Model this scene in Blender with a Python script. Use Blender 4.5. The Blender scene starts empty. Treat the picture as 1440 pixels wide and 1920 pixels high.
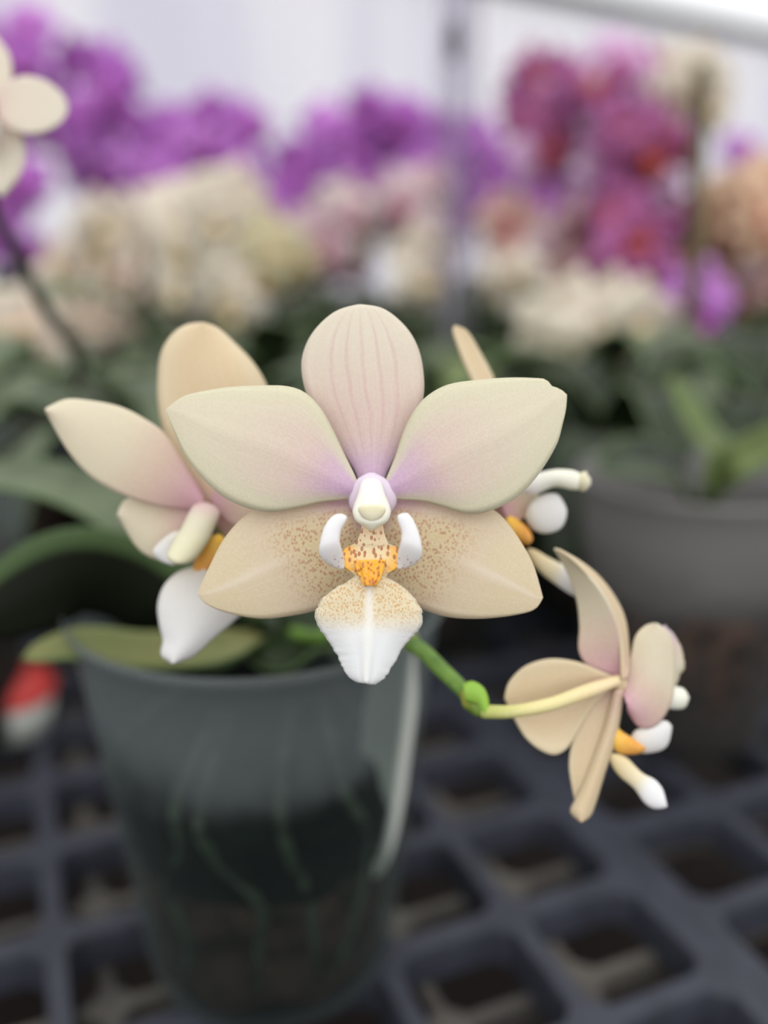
import bpy, bmesh, math, random
from mathutils import Vector, Matrix
random.seed(7)

# ------------------------------------------------------------------ camera, sky, light
F = 1650.0                       # focal length in pixels of the 1440x1920 frame
PITCH = math.atan(500 / F)       # horizon about 500 px above the middle
CAM_H = 0.190
sc = bpy.context.scene
cam_data = bpy.data.cameras.new('camera')
cam = bpy.data.objects.new('camera', cam_data)
sc.collection.objects.link(cam)
cam.location = (0, 0, CAM_H)
cam.rotation_euler = (math.pi / 2 - PITCH, 0, 0)
cam_data.sensor_fit = 'VERTICAL'
cam_data.sensor_height = 36
cam_data.lens = F / 1920 * 36
cam_data.clip_start = 0.005
cam_data.clip_end = 100
cam_data.dof.use_dof = True
cam_data.dof.focus_distance = 0.1275
cam_data.dof.aperture_fstop = 5.2
sc.camera = cam

world = bpy.data.worlds.new('greenhouse_light')
sc.world = world
world.use_nodes = True
wn = world.node_tree
bg = wn.nodes['Background']
tc = wn.nodes.new('ShaderNodeTexCoord')
sp = wn.nodes.new('ShaderNodeSeparateXYZ')
rp = wn.nodes.new('ShaderNodeValToRGB')
mp = wn.nodes.new('ShaderNodeMapRange')
mp.inputs['From Min'].default_value = -1
wn.links.new(tc.outputs['Generated'], sp.inputs[0])
wn.links.new(sp.outputs['Z'], mp.inputs['Value'])
wn.links.new(mp.outputs[0], rp.inputs[0])
wn.links.new(rp.outputs[0], bg.inputs[0])
e = rp.color_ramp.elements
e[0].position = 0.40; e[0].color = (0.08, 0.08, 0.08, 1)
e[1].position = 1.0; e[1].color = (1.0, 1.0, 0.99, 1)
x_ = e.new(0.52); x_.color = (0.74, 0.745, 0.76, 1)
bg.inputs[1].default_value = 1.0
sun_d = bpy.data.lights.new('daylight', 'SUN')
sun_d.energy = 0.9
sun_d.angle = math.radians(100)
sun = bpy.data.objects.new('daylight', sun_d)
sun.rotation_euler = (math.radians(48), math.radians(12), 0)
sc.collection.objects.link(sun)

sc.view_settings.view_transform = 'Standard'
sc.view_settings.look = 'None'
sc.view_settings.gamma = 1
sc.view_settings.exposure = 0.55
sc.view_settings.use_curve_mapping = False
try:
    sc.cycles.use_denoising = True
    sc.cycles.denoiser = 'OPENIMAGEDENOISE'
    sc.cycles.transparent_max_bounces = 16
    sc.cycles.max_bounces = 6
    sc.cycles.caustics_reflective = False
    sc.cycles.caustics_refractive = False
except Exception:
    pass

# ------------------------------------------------------------------ helpers
CP, SP = math.cos(PITCH), math.sin(PITCH)

def W(px, py, d):
    """world point seen at photo pixel (px, py), d metres along the view axis"""
    x = (px - 720) / F * d
    y = (py - 960) / F * d
    return Vector((x, d * CP - y * SP, CAM_H - d * SP - y * CP))

def srgb(r, g, b):
    def c(v):
        v /= 255.0
        return v / 12.92 if v <= .04045 else ((v + .055) / 1.055) ** 2.4
    return (c(r), c(g), c(b), 1)

def link(o, parent=None, world_parent=True):
    sc.collection.objects.link(o)
    if parent is not None:
        o.parent = parent
        if world_parent:
            o.matrix_parent_inverse = parent_world(parent).inverted()
    return o

def parent_world(o):
    m = Matrix.LocRotScale(o.location, o.rotation_euler, o.scale)
    if o.parent:
        m = parent_world(o.parent) @ o.matrix_parent_inverse @ m
    return m

def tag(o, label=None, cat=None, group=None, kind=None):
    if label: o['label'] = label
    if cat: o['category'] = cat
    if group: o['group'] = group
    if kind: o['kind'] = kind
    return o

def empty(name, loc, parent=None):
    o = bpy.data.objects.new(name, None)
    o.empty_display_size = 0.01
    if parent is None:
        o.location = loc
        return link(o)
    o.location = Vector(loc)
    sc.collection.objects.link(o)
    o.parent = parent
    o.matrix_parent_inverse = parent_world(parent).inverted()
    return o

def mesh_obj(name, verts, faces, mat, parent=None, uvs=None, origin=None, smooth=True, mats=None, fmat=None):
    """verts are world coordinates"""
    origin = Vector(origin) if origin is not None else sum((Vector(v) for v in verts), Vector()) / len(verts)
    me = bpy.data.meshes.new(name)
    me.from_pydata([tuple(Vector(v) - origin) for v in verts], [], faces)
    if uvs is not None:
        ul = me.uv_layers.new(name='UVMap')
        for l in me.loops:
            ul.data[l.index].uv = uvs[l.vertex_index]
    for m in (mats or [mat]):
        me.materials.append(m)
    if fmat:
        for p, k in zip(me.polygons, fmat): p.material_index = k
    if smooth:
        me.polygons.foreach_set('use_smooth', [True] * len(me.polygons))
    me.update()
    o = bpy.data.objects.new(name, me)
    o.location = origin
    link(o, parent)
    return o

def catmull(P, n, closed=False):
    P = [Vector(p) for p in P]
    dense = []
    m = len(P)
    for i in range(m - 1):
        p0 = P[max(i - 1, 0)]; p1 = P[i]; p2 = P[i + 1]; p3 = P[min(i + 2, m - 1)]
        for k in range(12):
            t = k / 12
            dense.append(0.5 * ((2 * p1) + (p2 - p0) * t + (2 * p0 - 5 * p1 + 4 * p2 - p3) * t * t + (3 * p1 - p0 - 3 * p2 + p3) * t ** 3))
    dense.append(P[-1].copy())
    L = [0]
    for a, b in zip(dense, dense[1:]): L.append(L[-1] + (b - a).length)
    out = []; j = 0
    for i in range(n):
        s = L[-1] * i / (n - 1)
        while j < len(L) - 2 and L[j + 1] < s: j += 1
        seg = L[j + 1] - L[j]
        t = 0 if seg < 1e-12 else (s - L[j]) / seg
        out.append(dense[j].lerp(dense[j + 1], min(max(t, 0), 1)))
    return out

def solid(o, th, off=0):
    m = o.modifiers.new('thickness', 'SOLIDIFY')
    m.thickness = th; m.offset = off
    return o

def sheet(name, L, R, depth, mat, parent, n=44, k=18, th=0.0005, rough=0):
    """petal-like surface between two outlines (photo pixels, base -> tip); depth(u, v) metres"""
    A = catmull([(x, y, 0) for x, y in L], n)
    B = catmull([(x, y, 0) for x, y in R], n)
    V = []; UV = []; Fc = []
    rnd = random.Random(hash(name) % 1000 + len(L) if False else len(L) * 31 + len(R))
    for i in range(n):
        u = i / (n - 1)
        ja = rnd.uniform(-1, 1) * rough; jb = rnd.uniform(-1, 1) * rough
        for j in range(k):
            v = j / (k - 1)
            p = A[i].lerp(B[i], v)
            w = ja * (1 - v) ** 6 - jb * v ** 6
            V.append(W(p.x + w, p.y + w * .3, depth(u, v)))
            UV.append((u, v))
    for i in range(n - 1):
        for j in range(k - 1):
            a = i * k + j
            Fc.append((a, a + 1, a + k + 1, a + k))
    o = mesh_obj(name, V, Fc, mat, parent, UV)
    return solid(o, th)

def pillow(name, L, R, depth, h, mat, parent, n=30, k=20, cap=0.0, rid=0.0):
    """closed rounded body between two outlines; depth(u) centre, h(u) half thickness in metres"""
    A = catmull([(x, y, 0) for x, y in L], n)
    B = catmull([(x, y, 0) for x, y in R], n)
    V = []; UV = []; Fc = []
    for i in range(n):
        u = i / (n - 1)
        c = (A[i] + B[i]) / 2; hv = (B[i] - A[i]) / 2
        q = 1.0
        if cap:
            e = min(u, 1 - u) / cap
            if e < 1: q = math.sqrt(max(.004, 1 - (1 - e) ** 2))
        for j in range(k):
            a = 2 * math.pi * j / k
            p = c + hv * math.cos(a) * q
            V.append(W(p.x, p.y, depth(u) - math.sin(a) * h(u) * q * (1 + rid * math.cos(math.pi * 4 * (1 + math.cos(a))))))
            UV.append((u, .5 + .5 * math.cos(a)))
    for i in range(n - 1):
        for j in range(k):
            a = i * k + j; b = i * k + (j + 1) % k
            Fc.append((a, b, b + k, a + k))
    Fc.append(tuple(range(k))[::-1]); Fc.append(tuple((n - 1) * k + j for j in range(k)))
    return mesh_obj(name, V, Fc, mat, parent, UV)

def tube(name, pts, radii, mat, parent, n=30, k=12, origin=None):
    P = catmull(pts, n)
    Rr = catmull([(i, r, 0) for i, r in enumerate(radii)], n * 3)
    def rad(u):
        x = u * (len(radii) - 1); i = min(int(x), len(radii) - 2); f = x - i
        f = f * f * (3 - 2 * f)
        return radii[i] * (1 - f) + radii[i + 1] * f
    V = []; Fc = []; UV = []
    side = None
    for i in range(n):
        t = (P[min(i + 1, n - 1)] - P[max(i - 1, 0)]).normalized()
        if side is None:
            side = t.orthogonal().normalized()
        side = (side - t * side.dot(t)).normalized()
        up = t.cross(side)
        r = rad(i / (n - 1))
        for j in range(k):
            a = 2 * math.pi * j / k
            V.append(P[i] + side * math.cos(a) * r + up * math.sin(a) * r); UV.append((i / (n - 1), j / k))
    for i in range(n - 1):
        for j in range(k):
            a = i * k + j; b = i * k + (j + 1) % k
            Fc.append((a, b, b + k, a + k))
    Fc.append(tuple(range(k))[::-1]); Fc.append(tuple((n - 1) * k + j for j in range(k)))
    return mesh_obj(name, V, Fc, mat, parent, UV, origin=origin)

def strap_data(pts, width, up, fold=.25, n=26, k=9, tipw=.1):
    P = catmull(pts, n); V = []; Fc = []; UV = []
    up = Vector(up)
    for i in range(n):
        u = i / (n - 1)
        t = (P[min(i + 1, n - 1)] - P[max(i - 1, 0)]).normalized()
        side = t.cross(up).normalized(); nn = side.cross(t)
        w = width / 2 * (0.45 + 0.55 * min(1, u * 3.5)) * math.sqrt(max(0, 1 - max(0, (u - .55) / .45) ** 2.4)) + width * .004
        for j in range(k):
            s = 2 * j / (k - 1) - 1
            V.append(P[i] + side * s * w + nn * (abs(s) ** 1.3 * w * fold)); UV.append((u, (s + 1) / 2))
    for i in range(n - 1):
        for j in range(k - 1):
            a = i * k + j; Fc.append((a, a + 1, a + k + 1, a + k))
    return V, Fc, UV

def strap(name, pts, width, up, mat, parent, fold=.25, th=.0014):
    V, Fc, UV = strap_data(pts, width, up, fold)
    return solid(mesh_obj(name, V, Fc, mat, parent, UV, origin=pts[0]), th)

def lathe(name, prof, mat, parent, centre, seg=64, th=0, k_lump=0, seed=1):
    rnd = random.Random(seed)
    V = []; Fc = []; n = len(prof)
    for i, (r, z) in enumerate(prof):
        for j in range(seg):
            a = 2 * math.pi * j / seg
            q = 1 + k_lump * (math.sin(a * 7 + i * 1.7 + seed) * .5 + rnd.uniform(-1, 1) * .5)
            V.append(Vector(centre) + Vector((r * q * math.cos(a), r * q * math.sin(a), z + (k_lump * .006 * math.sin(a * 5 + i) if k_lump else 0))))
    for i in range(n - 1):
        for j in range(seg):
            a = i * seg + j; b = i * seg + (j + 1) % seg
            Fc.append((a, b, b + seg, a + seg))
    o = mesh_obj(name, V, Fc, mat, parent, origin=centre)
    if th: solid(o, th)
    return o

# ------------------------------------------------------------------ materials
class NT:
    def __init__(s, name):
        s.m = bpy.data.materials.new(name); s.m.use_nodes = True
        s.t = s.m.node_tree; s.n = s.t.nodes; s.p = s.n['Principled BSDF']; s.out = s.n['Material Output']
    def new(s, typ, **kw):
        x = s.n.new(typ)
        for a, b in kw.items(): setattr(x, a, b)
        return x
    def l(s, a, b): s.t.links.new(a, b)
    def val(s, op, a, b=None, c=None, clamp=False):
        x = s.new('ShaderNodeMath', operation=op, use_clamp=clamp)
        for i, q in enumerate((a, b, c)):
            if q is None: continue
            if isinstance(q, (int, float)): x.inputs[i].default_value = q
            else: s.l(q, x.inputs[i])
        return x.outputs[0]
    def step(s, x, a, b):
        m = s.new('ShaderNodeMapRange', interpolation_type='SMOOTHSTEP')
        s.l(x, m.inputs['Value'])
        m.inputs['From Min'].default_value = a; m.inputs['From Max'].default_value = b
        if a > b:
            m.inputs['From Min'].default_value = b; m.inputs['From Max'].default_value = a
            m.inputs['To Min'].default_value = 1; m.inputs['To Max'].default_value = 0
        return m.outputs[0]
    def mix(s, fac, a, b):
        x = s.new('ShaderNodeMix', data_type='RGBA')
        if isinstance(fac, (int, float)): x.inputs[0].default_value = fac
        else: s.l(fac, x.inputs[0])
        for q, i in ((a, 6), (b, 7)):
            if isinstance(q, tuple): x.inputs[i].default_value = q
            else: s.l(q, x.inputs[i])
        return x.outputs[2]
    def noise(s, scale, coord=None, detail=3):
        x = s.new('ShaderNodeTexNoise'); x.inputs['Scale'].default_value = scale; x.inputs['Detail'].default_value = detail
        if coord is not None: s.l(coord, x.inputs['Vector'])
        return x.outputs['Fac']

def simple(name, col, rough=.5, spec=.4, metal=0, noise=None, col2=None, bump=0):
    a = NT(name)
    a.p.inputs['Roughness'].default_value = rough
    a.p.inputs['Metallic'].default_value = metal
    a.p.inputs['Specular IOR Level'].default_value = spec
    a.p.inputs['Base Color'].default_value = col
    if noise:
        t = a.new('ShaderNodeTexCoord')
        nf = a.noise(noise, t.outputs['Object'])
        a.l(a.mix(a.step(nf, .35, .65), col, col2 or col), a.p.inputs['Base Color'])
        if bump:
            b = a.new('ShaderNodeBump'); b.inputs['Strength'].default_value = bump; b.inputs['Distance'].default_value = .001
            a.l(nf, b.inputs['Height']); a.l(b.outputs[0], a.p.inputs['Normal'])
    return a.m

def petal_mat(name, base, mid, outer, edge=None, veins=None, vein_n=6, spots=None, spot_scale=900, spot_thr=.3,
              spot_u=(.08, .55), spot_v=(.0, 1.), trans=.3, ridge=None, tint_spots=None, mid_u=(.02, .42), outer_u=(.2, .75), edge_u=None, ridge_u=None, ridge_w=.22, spot_k=.85):
    a = NT(name)
    tcn = a.new('ShaderNodeTexCoord'); s = a.new('ShaderNodeSeparateXYZ'); a.l(tcn.outputs['UV'], s.inputs[0])
    U, Vv = s.outputs[0], s.outputs[1]
    ob = tcn.outputs['Object']
    nz = a.noise(180, ob, 4)
    Un = a.val('ADD', U, a.val('MULTIPLY', a.val('SUBTRACT', nz, .5), .12))
    col = a.mix(a.step(Un, mid_u[0], mid_u[1]), base, mid)
    col = a.mix(a.step(Un, *outer_u), col, outer)
    ac = a.val('ABSOLUTE', a.val('SUBTRACT', a.val('MULTIPLY', Vv, 2), 1))
    if edge:
        ef = a.step(ac, .35, 1.0)
        if edge_u: ef = a.val('MULTIPLY', ef, a.val('MULTIPLY', a.step(U, edge_u[0] - .06, edge_u[0] + .04), a.step(U, edge_u[1] + .05, edge_u[1] - .05)))
        col = a.mix(ef, col, edge)
    # faint lengthwise streaks
    mapn = a.new('ShaderNodeMapping'); mapn.inputs['Scale'].default_value = (2.5, 45, 1); a.l(tcn.outputs['UV'], mapn.inputs[0])
    stre = a.noise(1.0, mapn.outputs[0], 2)
    if veins:
        w = a.val('SINE', a.val('ADD', a.val('MULTIPLY', a.val('SUBTRACT', Vv, .5), 2 * math.pi * vein_n), a.val('MULTIPLY', a.noise(260, ob, 2), 2.2)))
        vf = a.val('MULTIPLY', a.step(w, .45, 1.0), a.val('MULTIPLY', a.step(U, .98, .7), a.step(ac, .85, .5)))
        col = a.mix(a.val('MULTIPLY', vf, .30), col, veins)
    if spots:
        vo = a.new('ShaderNodeTexVoronoi'); vo.inputs['Scale'].default_value = spot_scale
        mo = a.new('ShaderNodeMapping'); mo.inputs['Scale'].default_value = (1, .25, .8); a.l(ob, mo.inputs[0])
        a.l(mo.outputs[0], vo.inputs['Vector'])
        f = a.step(vo.outputs['Distance'], spot_thr + .1, spot_thr - .06)
        m = a.val('MULTIPLY', a.step(U, spot_u[0] - .05, spot_u[0] + .05), a.step(U, spot_u[1] + .1, spot_u[1] - .12))
        m2 = a.val('MULTIPLY', a.step(Vv, spot_v[0] - .12, spot_v[0] + .1), a.step(Vv, spot_v[1] + .12, spot_v[1] - .1))
        m = a.val('MULTIPLY', m, m2)
        if tint_spots: col = a.mix(a.val('MULTIPLY', m, .8), col, tint_spots)
        col = a.mix(a.val('MULTIPLY', a.val('MULTIPLY', f, m), spot_k), col, spots)
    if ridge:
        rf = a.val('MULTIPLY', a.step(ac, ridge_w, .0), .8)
        if ridge_u: rf = a.val('MULTIPLY', rf, a.val('MULTIPLY', a.step(U, *ridge_u), .6))  # lateral sepals: highlight along the lit midrib, painted into the colour
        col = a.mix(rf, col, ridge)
    # fine crystalline mottling of the pigment; faint lengthwise surface highlights painted in as pale streaks
    col = a.mix(a.val('MULTIPLY', a.step(a.noise(2600, ob, 2), .3, .75), .14), col, srgb(250, 246, 238))
    col = a.mix(a.val('MULTIPLY', a.step(stre, .45, .7), .10), col, srgb(250, 240, 232))
    a.l(col, a.p.inputs['Base Color'])
    a.p.inputs['Roughness'].default_value = .55
    a.p.inputs['Specular IOR Level'].default_value = .25
    bp = a.new('ShaderNodeBump'); bp.inputs['Strength'].default_value = .14; bp.inputs['Distance'].default_value = .0002
    hgt = a.val('ADD', a.noise(3500, ob, 2), a.val('MULTIPLY', stre, .8))
    a.l(hgt, bp.inputs['Height']); a.l(bp.outputs[0], a.p.inputs['Normal'])
    tr = a.new('ShaderNodeBsdfTranslucent'); a.l(col, tr.inputs['Color'])
    ms = a.new('ShaderNodeMixShader'); ms.inputs[0].default_value = trans
    a.l(a.p.outputs[0], ms.inputs[1]); a.l(tr.outputs[0], ms.inputs[2]); a.l(ms.outputs[0], a.out.inputs['Surface'])
    return a.m

LAV = srgb(206, 172, 206); PINK = srgb(222, 198, 188); CREAM = srgb(222, 213, 190); GREENISH = srgb(219, 214, 186)
PEACH = srgb(224, 202, 168)
M = {}
M['petal'] = petal_mat('cream petal', LAV, PINK, CREAM, edge=GREENISH)
M['dorsal'] = petal_mat('striped cream sepal', srgb(208, 178, 206), srgb(220, 197, 187), srgb(226, 217, 198), veins=srgb(206, 162, 168), vein_n=7.5, mid_u=(.05, .3), outer_u=(.28, .8))
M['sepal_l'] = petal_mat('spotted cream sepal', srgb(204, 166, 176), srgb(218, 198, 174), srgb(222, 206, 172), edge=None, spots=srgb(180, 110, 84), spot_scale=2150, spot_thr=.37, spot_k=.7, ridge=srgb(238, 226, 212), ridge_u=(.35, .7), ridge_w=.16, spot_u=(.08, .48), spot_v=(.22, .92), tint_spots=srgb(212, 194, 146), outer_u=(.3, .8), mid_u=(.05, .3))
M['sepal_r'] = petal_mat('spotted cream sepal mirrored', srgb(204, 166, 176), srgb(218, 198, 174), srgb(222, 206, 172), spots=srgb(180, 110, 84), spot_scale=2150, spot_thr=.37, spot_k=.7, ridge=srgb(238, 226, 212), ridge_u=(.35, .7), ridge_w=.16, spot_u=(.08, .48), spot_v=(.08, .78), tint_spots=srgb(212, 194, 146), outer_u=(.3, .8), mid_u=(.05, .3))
M['petal_back'] = petal_mat('peach petal back', srgb(216, 184, 164), PEACH, srgb(226, 204, 166), edge=srgb(228, 212, 178), mid_u=(.0, .3))
M['petal_side'] = petal_mat('cream petal behind', srgb(212, 164, 178), srgb(220, 194, 176), srgb(224, 214, 188), mid_u=(.0, .35), outer_u=(.25, .6))
M['white'] = petal_mat('white lobe', srgb(226, 220, 208), srgb(228, 225, 220), srgb(230, 229, 228), trans=.25)
M['side_lobe'] = petal_mat('white side lobe with red freckles', srgb(240, 240, 242), srgb(240, 240, 242), srgb(240, 238, 238), spots=srgb(176, 80, 60), spot_scale=1900, spot_thr=.2, spot_u=(.74, 1.2), spot_v=(-.3, 1.3), trans=.25)
M['midlobe'] = petal_mat('white lip with yellow freckles', srgb(234, 226, 200), srgb(236, 230, 212), srgb(240, 241, 242), spots=srgb(212, 160, 90), spot_scale=3400, spot_thr=.38, spot_u=(.0, .44), spot_v=(.02, .98), ridge=srgb(242, 241, 236), ridge_w=.14, tint_spots=srgb(230, 214, 172), mid_u=(.0, .3), outer_u=(.3, .55), trans=.25)
M['lipbase'] = petal_mat('yellow lip base with brown spots', srgb(222, 196, 160), srgb(232, 216, 178), srgb(234, 214, 160), edge=srgb(244, 178, 20), edge_u=(.36, .74), spots=srgb(166, 84, 30), spot_scale=1700, spot_thr=.36, spot_u=(.0, .95), spot_v=(-.3, 1.3), trans=.1, mid_u=(0, .3), outer_u=(.35, .6))
M['callus'] = petal_mat('orange callus with brown spots', srgb(250, 176, 10), srgb(252, 184, 10), srgb(250, 176, 10), spots=srgb(178, 66, 10), spot_scale=1900, spot_thr=.33, spot_u=(.0, 1.1), spot_v=(-.2, 1.2), trans=.05)
M['column_blur'] = petal_mat('cream column with pink base', srgb(222, 190, 190), srgb(226, 220, 194), srgb(228, 224, 190), mid_u=(.0, .3), outer_u=(.3, .6), trans=.2)
M['strand'] = petal_mat('cream to white lip', srgb(226, 206, 156), srgb(232, 220, 184), srgb(238, 238, 240), mid_u=(.1, .5), outer_u=(.45, .7), trans=.2)
M['column'] = petal_mat('white column', srgb(240, 237, 238), srgb(240, 240, 230), srgb(240, 240, 224), trans=.2)
M['anther'] = petal_mat('cream anther cap', srgb(226, 222, 190), srgb(222, 214, 176), srgb(228, 222, 196), trans=.15)
M['heart'] = petal_mat('lavender flower centre', srgb(226, 208, 228), srgb(232, 220, 234), srgb(222, 200, 220), trans=.2)
M['yellow'] = petal_mat('golden lip base', srgb(240, 190, 50), srgb(236, 178, 40), srgb(222, 150, 30), trans=.1)
M['pedicel'] = petal_mat('cream pedicel', srgb(184, 190, 90), srgb(226, 214, 150), srgb(228, 206, 160), trans=.1, outer_u=(.4, .9))
M['stalk'] = simple('green flower stalk', srgb(112, 148, 62), .45, .4, noise=260, col2=srgb(84, 118, 48), bump=.2)
M['node'] = simple('yellow green stalk node', srgb(150, 148, 60), .5, .3, noise=300, col2=srgb(96, 128, 50))
M['bract'] = simple('bright green bract', srgb(140, 180, 70), .5, .3)
M['darkstalk'] = simple('dark olive stalk', srgb(70, 72, 58), .5, .4, noise=200, col2=srgb(52, 58, 42))

def leaf_mat(name, c1, c2, rough=.35):
    a = NT(name)
    t = a.new('ShaderNodeTexCoord'); s = a.new('ShaderNodeSeparateXYZ'); a.l(t.outputs['UV'], s.inputs[0])
    ac = a.val('ABSOLUTE', a.val('SUBTRACT', a.val('MULTIPLY', s.outputs[1], 2), 1))
    col = a.mix(a.step(a.noise(40, t.outputs['Object']), .35, .65), c1, c2)
    col = a.mix(a.step(ac, .92, 1.0), col, srgb(104, 124, 84))
    a.l(col, a.p.inputs['Base Color']); a.p.inputs['Roughness'].default_value = rough
    a.p.inputs['Specular IOR Level'].default_value = .25
    return a.m
M['leaf'] = leaf_mat('dark green leaf', srgb(26, 36, 20), srgb(38, 50, 28))
def under_leaf(name):
    a = NT(name)
    t = a.new('ShaderNodeTexCoord'); q = a.new('ShaderNodeSeparateXYZ'); a.l(t.outputs['UV'], q.inputs[0])
    a.l(a.mix(a.step(q.outputs[1], .76, .84), srgb(20, 23, 14), srgb(66, 84, 52)), a.p.inputs['Base Color'])
    a.p.inputs['Roughness'].default_value = .5; a.p.inputs['Specular IOR Level'].default_value = .12
    return a.m
M['leaf_under'] = under_leaf('leaf with dark underside and rolled green margin')
M['leaf_grey'] = leaf_mat('grey green leaf', srgb(66, 76, 56), srgb(92, 102, 78), .45)
M['leaf_bright'] = leaf_mat('bright green leaf', srgb(88, 102, 58), srgb(106, 120, 74))
M['leaf_yellow'] = leaf_mat('yellowish leaf', srgb(100, 106, 62), srgb(118, 118, 72), .5)
M['tray'] = simple('matt black plastic', srgb(57, 59, 70), .5, .35, noise=90, col2=srgb(50, 52, 61), bump=.1)
M['mesh'] = simple('grey bench mesh', srgb(92, 88, 82), .55, .3, noise=60, col2=srgb(74, 70, 68))
M['ground'] = simple('dark soil floor', srgb(26, 22, 20), .9, .05, noise=6, col2=srgb(22, 18, 17))
M['moss'] = simple('dark wet moss', srgb(24, 34, 30), .8, .15, noise=200, col2=srgb(10, 16, 16), bump=.8)
M['bark'] = simple('brown bark chips', srgb(70, 56, 50), .8, .15, noise=120, col2=srgb(36, 32, 28), bump=.8)
M['root'] = simple('grey green root', srgb(74, 86, 72), .6, .3, noise=150, col2=srgb(40, 48, 40))
M['red'] = simple('red plastic', srgb(188, 62, 58), .5, .3)
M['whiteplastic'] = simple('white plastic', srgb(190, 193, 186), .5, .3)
M['dark'] = simple('dark clip plastic', srgb(50, 50, 58), .5, .3)
M['wire'] = simple('grey wire', srgb(160, 158, 166), .4, .4)
M['bamboo'] = simple('olive bamboo stake', srgb(92, 80, 52), .6, .3, noise=80, col2=srgb(76, 66, 42))
M['pipe'] = simple('grey steel pipe', srgb(52, 54, 58), .8, .1)

def clear_plastic(name, tint, haze, hazecol, edgehaze=.7, fog=None):
    a = NT(name)
    tr = a.new('ShaderNodeBsdfTransparent'); tr.inputs[0].default_value = tint
    a.p.inputs['Base Color'].default_value = hazecol; a.p.inputs['Roughness'].default_value = .3
    a.p.inputs['Specular IOR Level'].default_value = .6
    lw = a.new('ShaderNodeLayerWeight'); lw.inputs['Blend'].default_value = .35
    fac = a.val('ADD', a.val('MULTIPLY', a.val('POWER', lw.outputs['Facing'], 3.0), edgehaze), haze, clamp=True)
    if fog:   # condensation on the inside above the moss
        t = a.new('ShaderNodeTexCoord'); sx = a.new('ShaderNodeSeparateXYZ'); a.l(t.outputs['Object'], sx.inputs[0])
        nn = a.noise(55, t.outputs['Object'], 3)
        zz = a.val('ADD', sx.outputs[2], a.val('MULTIPLY', a.val('SUBTRACT', nn, .5), .02))
        fac = a.val('ADD', fac, a.val('MULTIPLY', a.step(zz, fog[0], fog[1]), fog[2]), clamp=True)
    ms = a.new('ShaderNodeMixShader'); a.l(fac, ms.inputs[0]); a.l(tr.outputs[0], ms.inputs[1]); a.l(a.p.outputs[0], ms.inputs[2])
    a.l(ms.outputs[0], a.out.inputs['Surface'])
    return a.m
M['clearpot'] = clear_plastic('clear pot plastic', (.74, .77, .76, 1), .02, srgb(128, 136, 136), .36, fog=(.066, .088, .30))
M['foggypot'] = clear_plastic('foggy pot plastic', (.7, .7, .7, 1), .09, srgb(128, 126, 124), .35, fog=(.050, .092, .6))
M['sleeve'] = clear_plastic('clear sleeve plastic', (.93, .92, .94, 1), .05, srgb(170, 168, 176), .25)

def film(name, c1, c2):
    a = NT(name)
    t = a.new('ShaderNodeTexCoord')
    mo = a.new('ShaderNodeMapping'); mo.inputs['Scale'].default_value = (1.1, 1.1, .08); a.l(t.outputs['Object'], mo.inputs[0])
    col = a.mix(a.step(a.noise(1.3, mo.outputs[0], 2), .4, .62), c1, c2)
    a.l(col, a.p.inputs['Base Color']); a.p.inputs['Roughness'].default_value = .6
    tr = a.new('ShaderNodeBsdfTranslucent'); a.l(col, tr.inputs[0])
    ms = a.new('ShaderNodeMixShader'); ms.inputs[0].default_value = .5
    a.l(a.p.outputs[0], ms.inputs[1]); a.l(tr.outputs[0], ms.inputs[2]); a.l(ms.outputs[0], a.out.inputs['Surface'])
    return a.m
M['film'] = film('greenhouse film', srgb(250, 249, 252), srgb(238, 236, 245))

# ------------------------------------------------------------------ the greenhouse
FLOOR_Z = -0.75
def box(name, lo, hi, mat, parent=None):
    (x0, y0, z0), (x1, y1, z1) = lo, hi
    V = [(x, y, z) for x in (x0, x1) for y in (y0, y1) for z in (z0, z1)]
    Fc = [(0, 1, 3, 2), (4, 6, 7, 5), (0, 4, 5, 1), (2, 3, 7, 6), (0, 2, 6, 4), (1, 5, 7, 3)]
    return mesh_obj(name, V, Fc, mat, parent, smooth=False)
tag(box('floor', (-9, -2, FLOOR_Z - .05), (12, 14, FLOOR_Z), M['ground']), kind='structure')
EAVE = 1.75
def at_height(px, py, z):
    d0 = W(px, py, 1.0) - cam.location
    return cam.location + d0 * ((z - CAM_H) / d0.z)
ea, eb = at_height(1080, -4, EAVE), at_height(1440, 68, EAVE)
dirw = (eb - ea); dirw.z = 0; dirw.normalize()
w0 = ea - dirw * 6.0; w1 = ea + dirw * 7.0
nrm = Vector((-dirw.y, dirw.x, 0))
V = []
for p in (w0, w1):
    for off in (0, .04):
        for z in (FLOOR_Z, EAVE):
            q = p + nrm * off; V.append((q.x, q.y, z))
tag(mesh_obj('wall_back', V, [(0, 1, 3, 2), (4, 6, 7, 5), (0, 4, 5, 1), (2, 3, 7, 6), (0, 2, 6, 4), (1, 5, 7, 3)], M['film'], smooth=False), kind='structure')
tag(tube('trim_1', [w0 + Vector((0, 0, 0)) + Vector((0, 0, EAVE)) - Vector((0, 0, w0.z)), w1 + Vector((0, 0, EAVE - w1.z))], [.05, .05], M['pipe'], None, n=6), kind='structure')

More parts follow.
